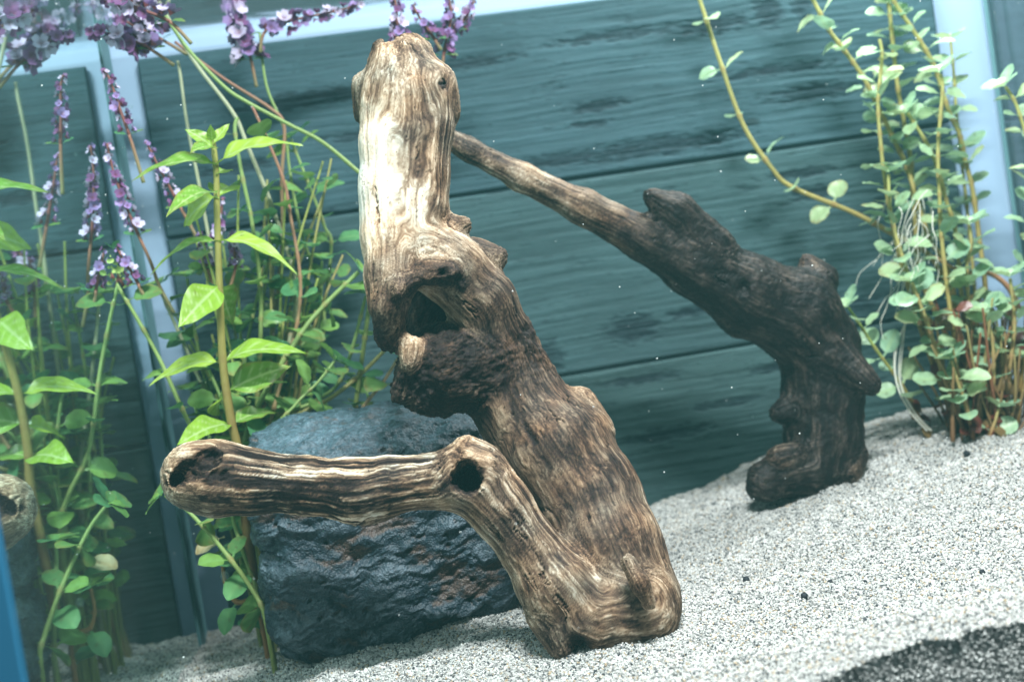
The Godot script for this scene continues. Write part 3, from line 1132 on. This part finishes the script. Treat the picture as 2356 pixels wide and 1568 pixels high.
# a stem with pairs of leaves that turn a quarter from node to node
func stem_plant(called: String, label: String, category: String, group: String, pts: Array, r: float, set_: Array, size: float, gap: float, colours: Array, from := 0.0, tuft := true, upto := 1.0, rooted := true) -> Node3D:
	var w := PackedVector3Array()                # runs from the root to the tip
	for q in pts: w.append(W(q[0], q[1], q[2]))
	if rooted and w[0].y > sand_y(w[0].x, w[0].z) - 0.002:
		w.insert(0, Vector3(lerpf(w[0].x, w[1].x, -0.15), sand_y(w[0].x, w[0].z) - 0.004, w[0].z))
	if pts[-1][1] < 25:
		var beyond := w[-1] + (w[-1] - w[-2]).normalized() * 0.03
		if beyond.y < WATER: w.append(beyond)
	var path := flow(w)
	var t := thing(called, label, category, path[0], group)
	var rel := PackedVector3Array()
	for p in path: rel.append(p - path[0])
	var every := maxi(2, int(gap / 0.004))
	var nodes := PackedInt32Array()
	var k := int(from * path.size()) + rng.randi_range(1, every)
	while k < int(path.size() * upto) - 3:
		nodes.append(k)
		k += maxi(2, int(every * rng.randf_range(0.75, 1.3) * lerpf(1.1, 0.7, k / float(path.size()))))
	part("stem", tube(rel, r, r * 0.62, colours[0], colours[1], 8, nodes), M.stem, t)
	var turn := rng.randf() * PI
	for q in nodes:
		var d := (path[q + 1] - path[q - 1]).normalized()
		var e := d.cross(Vector3(0.3, 0.2, 0.9)).normalized()
		turn += PI / 2 + rng.randf_range(-0.3, 0.3)
		for s in [0.0, PI]:
			if rng.randf() < 0.14: continue
			var out := e * cos(turn + s) + d.cross(e) * sin(turn + s)
			var rise := rng.randf_range(0.1, 0.9)
			var along := (out + (d * 0.6 + Vector3.UP * 0.4) * rise).normalized()
			put_leaf(t, set_[rng.randi() % set_.size()], path[q] + out * r * 0.7, along, (Vector3.UP * 0.8 + d - out * 0.3 + Vector3(rng.randf() - 0.5, rng.randf() - 0.5, rng.randf_range(-0.1, 1.9))), size * rng.randf_range(0.75, 1.2))
	if tuft:
		var q := path.size() - 1
		var d := (path[q] - path[q - 2]).normalized()
		var e := d.cross(Vector3(0.3, 0.2, 0.9)).normalized()
		for n in 6:
			var a := n * PI / 2 + (0.78 if n > 3 else 0.0)
			var out := e * cos(a) + d.cross(e) * sin(a)
			var up := 0.4 if n < 4 else 1.4
			put_leaf(t, set_[n % set_.size()], path[q] + d * 0.001, out + d * up, d - out * 0.5, size * (1.0 if n < 2 else 0.8 if n < 4 else 0.5))
	return t


func left_plants() -> void:
	make_leaves()
	# the broad-leaved plant
	var tones := [Color(0.26, 0.44, 0.045), Color(0.18, 0.36, 0.045), Color(0.34, 0.5, 0.06)]
	var path := curve([[585, 1350, .165], [560, 1150, .163], [548, 1040, .16], [530, 960, .158], [512, 830, .155], [504, 650, .152], [499, 500, .15], [497, 400, .149], [492, 345, .149], [488, 318, .149]])
	var t := thing("broad_leaved_plant", "tall plant with a thick brown stem and broad veined yellow-green leaves", "plant", path[0])
	var rel := PackedVector3Array()
	for p in path: rel.append(p - path[0])
	part("stem", tube(rel, 0.0031, 0.0016, Color(0.16, 0.085, 0.028), Color(0.3, 0.3, 0.08), 10), M.stem, t)
	# each leaf: where it leaves the stem, its tip, depth of the tip, which way its face looks, how far it bends
	var spots := [
		[[493, 340], [430, 296], .16, 0.5, .25], [[493, 342], [455, 332], .175, 0.5, .4], [[490, 330], [528, 282], .15, 0.6, .1], [[488, 325], [484, 286], .16, 0.3, .0],
		[[497, 378], [318, 398], .16, 0.9, .55], [[497, 378], [670, 318], .158, 0.9, .5],
		[[498, 400], [530, 372], .13, 0.2, .3], [[499, 445], [418, 468], .185, 0.75, .6], [[499, 450], [392, 520], .13, 0.4, .3], [[499, 455], [540, 400], .12, 0.3, .3],
		[[501, 555], [372, 622], .158, 1.0, .7], [[501, 555], [640, 622], .16, 1.0, .7],
		[[505, 655], [420, 735], .185, 0.25, .2], [[505, 655], [520, 720], .12, 0.5, .4],
		[[513, 835], [368, 872], .165, 0.9, .6], [[513, 835], [668, 812], .168, 0.9, .65],
		[[522, 900], [668, 838], .15, 0.45, .3], [[522, 905], [470, 950], .12, 0.5, .3],
		[[535, 975], [425, 1012], .185, 0.8, .35], [[535, 975], [640, 940], .14, 0.8, .4],
	]
	var k := 0
	for s in spots:
		var a := W(s[0][0], s[0][1], 0.152)
		var b := W(s[1][0], s[1][1], s[2])
		var length: float = a.distance_to(b) * (1.0 + 0.12 * s[4])
		var along: Vector3 = (b - a).normalized() + Vector3.UP * s[4] * 0.9 * s[3]
		var face: Vector3 = Vector3.UP * s[3] + Vector3(0, 0.1, 1) * (1.0 - s[3]) + Vector3(0, 0, 0.35)
		put_leaf(t, leaf_mesh("broad", s[4], 0.25, 0.25 * sin(k * 2.0), tones[k % 3], Color(0.45, 0.6, 0.25), k), a, along, face, length)
		k += 1

	# thin stems with small rounded leaves that rise behind the stone
	var g := "slender stems behind the stone"
	var green := [Color(0.2, 0.22, 0.06), Color(0.24, 0.36, 0.12)]
	var pink := [Color(0.2, 0.24, 0.08), Color(0.34, 0.16, 0.11)]
	var pale := [Color(0.26, 0.24, 0.13), Color(0.42, 0.46, 0.3)]
	var stems := [
		["slender pale stem leaning left, nearest the tank corner, round leaf on its tip", [[565, 1000, .07], [520, 760, .065], [474, 514, .06], [455, 411, .06], [429, 279, .06], [415, 176, .06], [408, 140, .06]], pale, .0016],
		["long pale stem slanting from behind the broad-leaved plant to the upper left corner", [[615, 1000, .085], [680, 700, .08], [640, 517, .075], [567, 330, .07], [534, 257, .07], [445, 139, .07], [365, 5, .07]], pale, .0019],
		["pink-tipped stem that crosses the long pale stem and bends to the upper left", [[600, 1010, .06], [646, 600, .06], [648, 406, .06], [653, 290, .06], [620, 248, .06], [511, 178, .06], [402, 96, .06]], pink, .0016],
		["long green stem slanting down to the right behind the pale driftwood", [[880, 440, .1], [834, 403, .1], [742, 327, .1], [666, 287, .1], [567, 234, .1], [514, 198, .1], [430, 110, .1], [370, 20, .1]], green, .0017],
		["upright thin stem under the dark hanging flower spike", [[640, 1000, .05], [745, 760, .05], [689, 517, .05], [666, 390, .05], [653, 297, .05], [613, 198, .05], [597, 75, .05]], green, .0014],
		["short green stem slanting beside the pale driftwood, leaves near its middle", [[700, 1000, .045], [760, 600, .045], [745, 517, .045], [705, 412, .045], [669, 320, .045]], green, .0015],
		["straight green stem directly right of the broad-leaved plant", [[590, 1000, .095], [600, 700, .095], [580, 517, .095], [556, 400, .095], [540, 300, .095], [546, 270, .095]], green, .0018],
		["pink stem leaning left with a leafy top, in the middle of the bundle", [[620, 990, .11], [690, 700, .105], [665, 480, .1], [650, 409, .1], [613, 317, .1], [580, 244, .1]], pink, .0015],
		["yellow-green stem leaning right up to the driftwood's hollow", [[560, 1040, .12], [600, 920, .12], [690, 770, .115], [747, 701, .11], [825, 625, .11]], green, .0022],
		["curved green stem arching right above the stone toward the driftwood", [[590, 1030, .1], [640, 960, .1], [730, 920, .1], [790, 860, .1], [842, 680, .1]], green, .0017],
		["thick low stem leaning right just above the stone", [[600, 1040, .11], [660, 970, .11], [760, 915, .105], [830, 860, .1], [885, 805, .1]], [Color(0.22, 0.2, 0.06), Color(0.34, 0.32, 0.12)], .002],
		["pinkish bare stem rising to the right off the top of the stone", [[800, 1000, .1], [840, 930, .1], [880, 880, .1], [915, 825, .1]], [Color(0.4, 0.25, 0.18), Color(0.42, 0.3, 0.16)], .0016],
		["bud-topped green stem leaning left across the tank corner", [[560, 1150, .13], [447, 995, .125], [363, 819, .12], [279, 672, .118], [235, 609, .117]], green, .0017],
		["leafy stem low behind the arm of the pale driftwood, bent left", [[610, 1420, .19], [587, 1367, .185], [521, 1275, .18], [437, 1180, .175], [378, 1139, .175]], green, .0017],
		["short green stem below the driftwood arm, beside the stone's lower edge", [[615, 1440, .17], [594, 1367, .168], [550, 1242, .165], [532, 1180, .163]], green, .0018],
		["dense leafy stem close behind the broad-leaved plant on its right", [[570, 1010, .08], [560, 850, .08], [600, 650, .075], [640, 560, .07]], green, .0015],
		["leafy stem left of the broad-leaved plant, crossing the pale wall strip", [[540, 1060, .09], [470, 900, .085], [400, 740, .08], [365, 660, .08]], pale, .0017],
		["leafy upright stem ending at mid-height left of the driftwood's hollow", [[650, 1000, .07], [700, 850, .065], [735, 720, .06], [740, 600, .06]], green, .0014],
		["short leafy stem above the stone, leaning right under the thick low stem", [[630, 1010, .14], [680, 930, .14], [730, 880, .135], [770, 830, .13]], green, .0014],
	]
	stems.append_array([
		["leafy green stem between the glass corner and the stone, nearest the stone", [[606, 1400, .13], [585, 1250, .128], [556, 1120, .125], [548, 1000, .12]], green, .0016],
		["yellow-green stem between the glass corner and the stone, leaning left at its top", [[600, 1390, .11], [560, 1220, .11], [505, 1090, .105], [470, 960, .1]], green, .0017],
		["brownish stem low between the glass corner and the stone, curved like a hook", [[590, 1390, .15], [545, 1385, .15], [520, 1350, .15], [512, 1300, .15]], [Color(0.3, 0.14, 0.05), Color(0.32, 0.17, 0.06)], .0018],
		["short bright leafy stem rising left of the broad-leaved plant's foot", [[580, 1380, .09], [520, 1180, .09], [470, 1020, .09], [440, 900, .09]], green, .0015],
		["leafy stem left of the broad-leaved plant, its top at the third leaf pair", [[575, 1350, .075], [500, 1000, .075], [455, 800, .075], [430, 640, .075]], green, .0015],
		["leafy stem hidden mostly behind the broad-leaved plant, reaching its lowest leaves", [[590, 1350, .12], [555, 1100, .12], [520, 950, .115], [480, 850, .11]], green, .0016],
	])
	for s in stems:
		var n: int = s[1].size()
		if s[1][0][1] < 1090: s[1].push_front([s[1][0][0] * 0.6 + 250.0, 1240, s[1][0][2]])
		stem_plant("slender_stem", s[0], "plant", g, s[1], s[3], round_leaves, 0.018, 0.042, s[2], 0.2, n < 6, 1.0 if n < 7 else 0.52)

	# a loose tangle of thin stems further back
	var knot := thing("stem_tangle", "loose tangle of thin yellow-green stems rising behind the broad-leaved plant", "plant stems", W(595, 1330, .06))
	for n in 26:
		var z := rng.randf_range(.03, .11)
		var foot := W(rng.randf_range(575, 640), 1330, z)
		foot.y = sand_y(foot.x, z) - 0.004
		var px := rng.randf_range(390, 790)
		var py := rng.randf_range(330, 820)
		var mid := W(lerpf(595, px, rng.randf_range(0.3, 0.6)) + rng.randf_range(-25, 25), lerpf(1200, py, 0.55), z)
		var way := flow(PackedVector3Array([foot, mid, W(px, py, z)]))
		var rel2 := PackedVector3Array()
		for p in way: rel2.append(p - knot.position)
		var tint := rng.randf()
		part("stem", tube(rel2, rng.randf_range(0.0010, 0.0017), 0.0007, Color(0.22, 0.24, 0.06).lerp(Color(0.3, 0.2, 0.08), tint), Color(0.32, 0.42, 0.1).lerp(Color(0.4, 0.3, 0.14), tint * tint), 7), M.stem, knot)
		var q := int(way.size() * 0.35)
		while q < way.size() - 1:
			var turn := rng.randf() * TAU
			for sgn in [-1.0, 1.0]:
				put_leaf(knot, round_leaves[rng.randi() % 8], way[q], Vector3(cos(turn) * sgn, rng.randf_range(0.1, 0.8), sin(turn) * sgn), Vector3(0, 0.8, rng.randf_range(0, 1.6)), rng.randf_range(0.009, 0.017))
			q += rng.randi_range(9, 16)
	# decaying leaf and bottom leaves below the arm
	var w := W(485, 1240, .14)
	var dead := thing("fallen_leaf", "pale cream decaying leaf caught below the driftwood arm", "leaf", w)
	put_leaf(dead, leaf_mesh("round", 0.3, 0.2, 0.2, Color(0.55, 0.5, 0.3), Color(0.4, 0.25, 0.08), 1), w + Vector3(0.008, 0, 0), Vector3(-1, -0.1, 0.3), Vector3(0, 1, 0.5), 0.019, "blade")

	# flowering stems
	var fg := "purple flower spikes among the stems"
	var flowers := [
		["long purple flower spike standing against the tank corner", [[400, 720, .1], [365, 655, .1], [345, 600, .1], [300, 500, .1], [262, 400, .1], [246, 330, .1]], 0.45, .0052, 34],
		["purple flower spike left of the broad leaf's tip, leaning left", [[460, 560, .09], [395, 440, .09], [368, 390, .09], [335, 325, .09]], 0.35, .005, 20],
		["small purple flower spike low by the tank corner, under the long one", [[330, 680, .12], [308, 635, .12], [285, 600, .12], [268, 568, .12]], 0.3, .0046, 14],
		["purple flower spike directly left of the thick brown stem", [[500, 690, .1], [478, 620, .1], [468, 575, .1], [462, 535, .1]], 0.4, .005, 16],
		["purple flower spike directly right of the thick brown stem", [[520, 690, .1], [540, 620, .1], [538, 575, .1], [534, 535, .1]], 0.4, .005, 16],
		["thin purple flower spike behind the thick brown stem, highest of three", [[500, 620, .08], [500, 540, .08], [508, 490, .08], [512, 455, .08]], 0.35, .0045, 12],
		["big dark purple flower spike at the water surface above the stems", [[590, 200, .05], [575, 130, .05], [556, 90, .05], [545, 40, .05], [538, -20, .05]], 0.25, .0088, 44],
		["purple flower spike lying along the water surface beside the dark one", [[598, 120, .06], [612, 70, .06], [680, 45, .06], [760, 28, .06], [830, 10, .06]], 0.2, .0065, 32],
		["purple flower spike just above the pale driftwood's top", [[935, 150, .1], [925, 100, .1], [915, 60, .1], [912, 20, .1], [905, -20, .1]], 0.2, .0062, 24],
		["purple flower spike right above the driftwood top, upright and separate", [[1018, 160, .08], [1022, 115, .08], [1032, 70, .08], [1038, 30, .08], [1030, -20, .08]], 0.22, .0062, 26],
		["outer purple flower spike at the top, right of the upright one, leaning right", [[1022, 120, .075], [1050, 70, .075], [1078, 30, .075], [1095, -10, .075]], 0.3, .0052, 16],
		["thin drooping flower spike between the two above the driftwood", [[1015, 115, .085], [990, 75, .085], [965, 40, .085], [950, 10, .085]], 0.25, .0045, 14],
		["purple flower spike at the surface in the upper left, nearest the pale stem", [[430, 125, .07], [370, 90, .07], [310, 60, .07], [250, 30, .07], [190, 10, .07]], 0.25, .0075, 34],
		["purple flower spike under the water surface at the upper left, against the side glass", [[400, 150, .1], [340, 110, .1], [280, 85, .1], [240, 75, .1], [205, 75, .1]], 0.3, .0075, 30],
		["topmost purple flower spike in the upper left, partly out of the picture", [[440, 100, .12], [390, 50, .12], [320, 20, .12], [260, 0, .12], [200, -25, .12]], 0.25, .0075, 30],
		["purple flower spike leaning on the side glass under the water surface", [[330, 420, .11], [300, 320, .11], [275, 250, .11], [255, 190, .11], [240, 160, .11]], 0.45, .005, 20],
	]
	for s in flowers:
		var p2 := curve(s[1], 0.003)
		var cutat := int(p2.size() * s[2])
		var ft := thing("flowering_stem", s[0], "flower", p2[0], fg)
		var r2 := PackedVector3Array()
		for q in p2.slice(0, cutat + 1): r2.append(q - p2[0])
		part("stem", tube(r2, 0.0012, 0.001, Color(0.2, 0.2, 0.09), Color(0.3, 0.13, 0.09), 7), M.stem, ft)
		spike(ft, p2.slice(cutat), s[3], s[4])
		for sgn in [-1.0, 1.0]:
			put_leaf(ft, round_leaves[k % 5], p2[cutat], Vector3(sgn, 0.3, 0.3), Vector3.UP + Vector3(0, 0, 0.4), 0.009)
			k += 1
	for s in [["pale green flower bud spike on the left, taller of two", [[260, 640, .13], [243, 610, .13], [228, 570, .13], [220, 535, .13]]], ["pale green flower bud spike on the left, shorter and nearer the flowers", [[285, 660, .11], [262, 620, .11], [250, 590, .11], [243, 560, .11]]]]:
		var p2 := curve(s[1], 0.003)
		var bt := thing("bud_spike", s[0], "flower bud", p2[0], "green bud spikes")
		spike(bt, p2, .0042, 26, true)


func right_plants() -> void:
	var g := "round-leaved stems by the right end of the tank"
	var gold := [Color(0.3, 0.17, 0.05), Color(0.46, 0.46, 0.16)]
	var brown := [Color(0.24, 0.1, 0.045), Color(0.4, 0.36, 0.14)]
	var list := [
		["long bare arching stem with few leaves, leftmost of the right-hand plants", [[2230, 990, .07], [2200, 760, .065], [2150, 600, .06], [2040, 530, .055], [1960, 487, .05], [1822, 430, .045], [1775, 385, .045], [1712, 290, .045], [1660, 150, .045], [1612, 5, .045]], gold, .0021, .075, .2],
		["tall stem rising past the long arching one, cut by the upper edge", [[2235, 1000, .075], [2190, 650, .075], [2140, 550, .07], [2111, 458, .065], [2085, 378, .06], [2067, 341, .06], [2016, 235, .06], [1986, 176, .06], [1939, 110, .06], [1909, 70, .06], [1866, -10, .06]], gold, .002, .024, .46],
		["straight tall stem in the middle of the right-hand cluster", [[2240, 1000, .06], [2180, 780, .06], [2120, 640, .06], [2104, 477, .055], [2096, 367, .055], [2085, 304, .055], [2067, 205, .055], [2056, 110, .055], [2044, -10, .055]], gold, .002, .026, .46],
		["tall stem leaning out of the picture's upper edge, against the pale strip", [[2270, 1000, .07], [2270, 700, .065], [2254, 550, .06], [2239, 440, .06], [2221, 367, .06], [2206, 301, .06], [2184, 257, .06], [2151, 154, .06], [2111, 84, .06], [2074, 29, .06], [2050, -10, .06]], gold, .002, .026, .46],
		["leafy stem whose rosette is left of the middle stem, near the top", [[2200, 985, .1], [2170, 900, .1], [2120, 760, .1], [2067, 575, .095], [2038, 422, .09], [2027, 330, .09], [2021, 238, .09], [2030, 130, .09], [2024, 90, .09]], gold, .0017, .026, .42],
		["short rosette stem on the left side of the cluster, at mid-height", [[2220, 985, .115], [2150, 800, .11], [2080, 600, .105], [2052, 500, .1], [2046, 440, .1], [2045, 400, .1]], gold, .0017, .024, .46],
		["pale stem slanting from upper left to lower right through the cluster", [[2260, 1000, .085], [2230, 800, .085], [2210, 650, .08], [2199, 532, .08], [2177, 458, .08], [2162, 396, .08], [2133, 330, .08], [2089, 260, .08]], gold, .0018, .026, .46],
		["upright leafy stem with a rosette in front of the pale strip's left edge", [[2245, 1000, .11], [2200, 800, .105], [2170, 575, .1], [2162, 440, .1], [2159, 348, .1], [2166, 249, .1], [2170, 195, .1], [2164, 170, .1]], gold, .0017, .025, .42],
		["thin stem with a darker leaf pair on top before the pale wall strip", [[2265, 1000, .05], [2250, 750, .05], [2230, 520, .05], [2203, 275, .05], [2195, 165, .05], [2188, 95, .05]], gold, .0015, .035, .46],
		["stem leaning in at the picture's right edge with a bright rosette", [[2340, 1000, .11], [2365, 700, .11], [2375, 400, .11], [2345, 257, .11], [2315, 200, .11]], gold, .0017, .03, .4],
		["thin stem with small paired leaves beside the dark driftwood", [[2131, 991, .095], [2087, 903, .095], [2014, 800, .095], [1975, 740, .095], [1953, 708, .095]], [Color(0.24, 0.1, 0.04), Color(0.3, 0.42, 0.1)], .0013, .026, .2],
		["low leafy stem at the right edge, rosette facing up", [[2300, 1005, .12], [2322, 860, .12], [2335, 740, .12], [2325, 640, .12]], brown, .0017, .022, .42],
		["short stem with a bright rosette above the red leaves", [[2270, 1005, .125], [2285, 900, .125], [2285, 790, .125], [2268, 720, .125]], brown, .0016, .02, .42],
		["short leaning stem with leaves near the sand on the cluster's left", [[2225, 1000, .12], [2200, 940, .12], [2170, 860, .12], [2140, 760, .12], [2118, 700, .12], [2100, 650, .12]], brown, .0017, .022, .2],
		["small stem low in the cluster, with two bright leaves over the sand", [[2240, 1005, .13], [2225, 940, .13], [2205, 880, .13], [2190, 830, .13]], brown, .0014, .02, .2],
		["lowest short stem with spotted pale leaves on the cluster's right", [[2275, 1010, .13], [2290, 970, .13], [2298, 940, .13]], brown, .0014, .02, .2],
		["leafy stem bending right across the pale strip at mid-height", [[2250, 1000, .1], [2245, 850, .1], [2225, 640, .1], [2235, 560, .1], [2232, 520, .1]], brown, .0017, .022, .42],
		["bare brown stem arching right at mid-height, over the red leaves", [[2350, 720, .09], [2320, 660, .09], [2275, 628, .09], [2215, 625, .09], [2150, 590, .085]], [Color(0.36, 0.17, 0.09), Color(0.42, 0.25, 0.12)], .002, .2, .9],
	]
	for s in list:
		var t := stem_plant("round_leaved_stem", s[0], "plant", g, s[1], s[3], pale_leaves, 0.0162, s[4] * 0.85, s[2], s[5], s[1].size() < 9 and s[4] < 0.1, 1.0, s[4] < 0.1)
		var bottom: Vector3 = t.position
		if s[4] < 0.1:                       # reddish old leaves near the foot
			for n in 5:
				var top := W(s[1][1][0], s[1][1][1], s[1][1][2])
				var at := bottom.lerp(top, rng.randf_range(0.2, 1.0))
				put_leaf(t, red_leaves[rng.randi() % 2], at, Vector3(rng.randf_range(-1, 1), rng.randf_range(-0.8, 0.3), rng.randf_range(-0.3, 1)), Vector3(0, 1, 0.6), 0.0095, "old_leaf")
	# old brown stalks round the foot of the cluster
	var tangle := thing("old_stalks", "tangle of bare brown stalks round the foot of the right-hand plants", "stalks", W(2260, 1010, .11))
	for n in 120:
		var x := rng.randf_range(2185, 2345)
		var z := rng.randf_range(.075, .13)
		var lean := rng.randf_range(-90, 80)
		var high := rng.randf_range(90, 330)
		var rel := PackedVector3Array()
		for p in curve([[x, 1015 - (x - 2200) * 0.12, z], [x + lean * 0.3 + rng.randf_range(-15, 15), 1010 - high * 0.45, z], [x + lean + rng.randf_range(-20, 20), 1005 - high, z + 0.005]]): rel.append(p - tangle.position)
		var tone := rng.randf()
		part("stalk", tube(rel, rng.randf_range(0.0008, 0.0017), 0.0007, Color(0.11, 0.04, 0.022).lerp(Color(0.18, 0.11, 0.05), tone), Color(0.24, 0.09, 0.045).lerp(Color(0.34, 0.3, 0.12), tone), 7), M.stem, tangle)
		if n % 3 == 0: put_leaf(tangle, red_leaves[rng.randi() % 2] if n % 2 else pale_leaves[rng.randi() % 8], rel[rel.size() - 1] + tangle.position, Vector3(rng.randf_range(-1, 1), 0.4, rng.randf_range(-0.4, 1)), Vector3(0, 1, 0.8), rng.randf_range(0.008, 0.014))
	# white roots that hang from the nodes
	var roots := thing("hanging_roots", "fine white water roots hanging on the left of the right-hand plants", "roots", W(2100, 560, .1))
	for n in 34:
		var x := rng.randf_range(2060, 2150)
		var y := rng.randf_range(430, 620)
		var z := rng.randf_range(.075, .12)
		var w := PackedVector3Array([W(x, y, z)])
		var dx := rng.randf_range(-26, 18)
		for m in rng.randi_range(3, 6):
			dx = dx * 0.6 + rng.randf_range(-16, 12)
			x += dx
			y += rng.randf_range(12, 42)
			z += rng.randf_range(-.004, .004)
			w.append(W(x, y, z))
		var rel := PackedVector3Array()
		for p in flow(w): rel.append(p - roots.position)
		part("root", tube(rel, 0.00035, 0.00018, Color.WHITE, Color.WHITE, 5), M.root, roots)
	var strand := thing("hanging_roots", "long pale root strand reaching down to the sand beside the dark driftwood", "roots", W(2130, 985, .1))
	for n in 5:
		var j := rng.randf_range(-8, 8)
		var rel := PackedVector3Array()
		for p in curve([[2140 + j, 990, .1], [2100 + j, 945, .1], [2070 + j, 880, .1], [2072 + j * 1.5, 800, .1], [2095 - j, 690, .1], [2104 + j, 600, .1]]): rel.append(p - strand.position)
		part("root", tube(rel, 0.0004, 0.0003, Color.WHITE, Color.WHITE, 5), M.root, strand)


# ---------------------------------------------------------------- small things
func blob(r: float, rough: float, seed_: int) -> ArrayMesh:
	var s := SphereMesh.new()
	s.radius = r
	s.height = 2 * r
	s.radial_segments = 14
	s.rings = 8
	var a := s.get_mesh_arrays()
	var V: PackedVector3Array = a[Mesh.ARRAY_VERTEX]
	for k in V.size():
		V[k] *= 1.0 + rough * noise.get_noise_3dv(V[k] / r * 1.2 + Vector3.ONE * seed_ * 5.0)
	a[Mesh.ARRAY_VERTEX] = V
	var m := ArrayMesh.new()
	m.add_surface_from_arrays(Mesh.PRIMITIVE_TRIANGLES, a)
	return m


func on_sand(px: float, py: float) -> Vector3:
	var r := ray(px, py)
	var t := 0.4
	while t < 1.2:
		var p := EYE + r * t
		if p.y < sand_y(p.x, p.z): return p
		t += 0.0005
	return EYE + r


func small_things() -> void:
	var pellets := [[1718, 1336, 8, "dark oval grit pellet on the sand, nearer the pale driftwood"], [1852, 1374, 8.5, "roundest black grit pellet alone on the open sand"], [1911, 1340, 6, "small bluish-black grit on the sand right of the black pellet"], [2261, 1317, 6.5, "black grit on the bright sand near the picture's right edge"], [1992, 1338, 4.5, "tiny dark grit right of the bluish-black one"], [2226, 1046, 8, "brown grit on the sand below the right-hand plants"]]
	for q in pellets:
		var p := on_sand(q[0], q[1] + 3)
		var r: float = q[2] * px_size(p)
		var o := part("grit_pellet", blob(r, 0.28, int(q[0])), M.black_grit)
		o.position = p + Vector3(0, r * 0.75, 0)
		meta(o, q[3], "pebble", "dark grit on the sand")
	var bubbles := [[516, 1325, .17, 11, "air bubble hanging under a leaf below the driftwood arm"], [300, 245, .1, 5, "highest tiny air bubble near the tank corner"], [318, 300, .12, 4.5, "tiny air bubble below the highest one near the corner"], [285, 340, .1, 4, "tiny air bubble lowest of those by the corner"]]
	for q in bubbles:
		var p := W(q[0], q[1], q[2])
		var o := part("air_bubble", blob(q[3] * px_size(p), 0.02, 1), M.bubble)
		o.position = p
		meta(o, q[4], "bubble", "air bubbles in the water")
	# specks that drift in the water
	var mm := MultiMesh.new()
	mm.transform_format = MultiMesh.TRANSFORM_3D
	mm.mesh = blob(0.0003, 0.3, 2)
	mm.instance_count = 260
	for k in 260:
		var p := Vector3(rng.randf_range(LEFT, RIGHT), rng.randf_range(0.03, WATER), rng.randf_range(0.02, 0.4))
		mm.set_instance_transform(k, Transform3D(Basis().scaled(Vector3.ONE * rng.randf_range(0.4, 1.2)), p))
	var o := MultiMeshInstance3D.new()
	o.name = "floating_specks"
	o.multimesh = mm
	o.material_override = M.speck
	meta(o, "white specks of dust drifting in the water", "dust", "", "stuff")
	add_child(o)
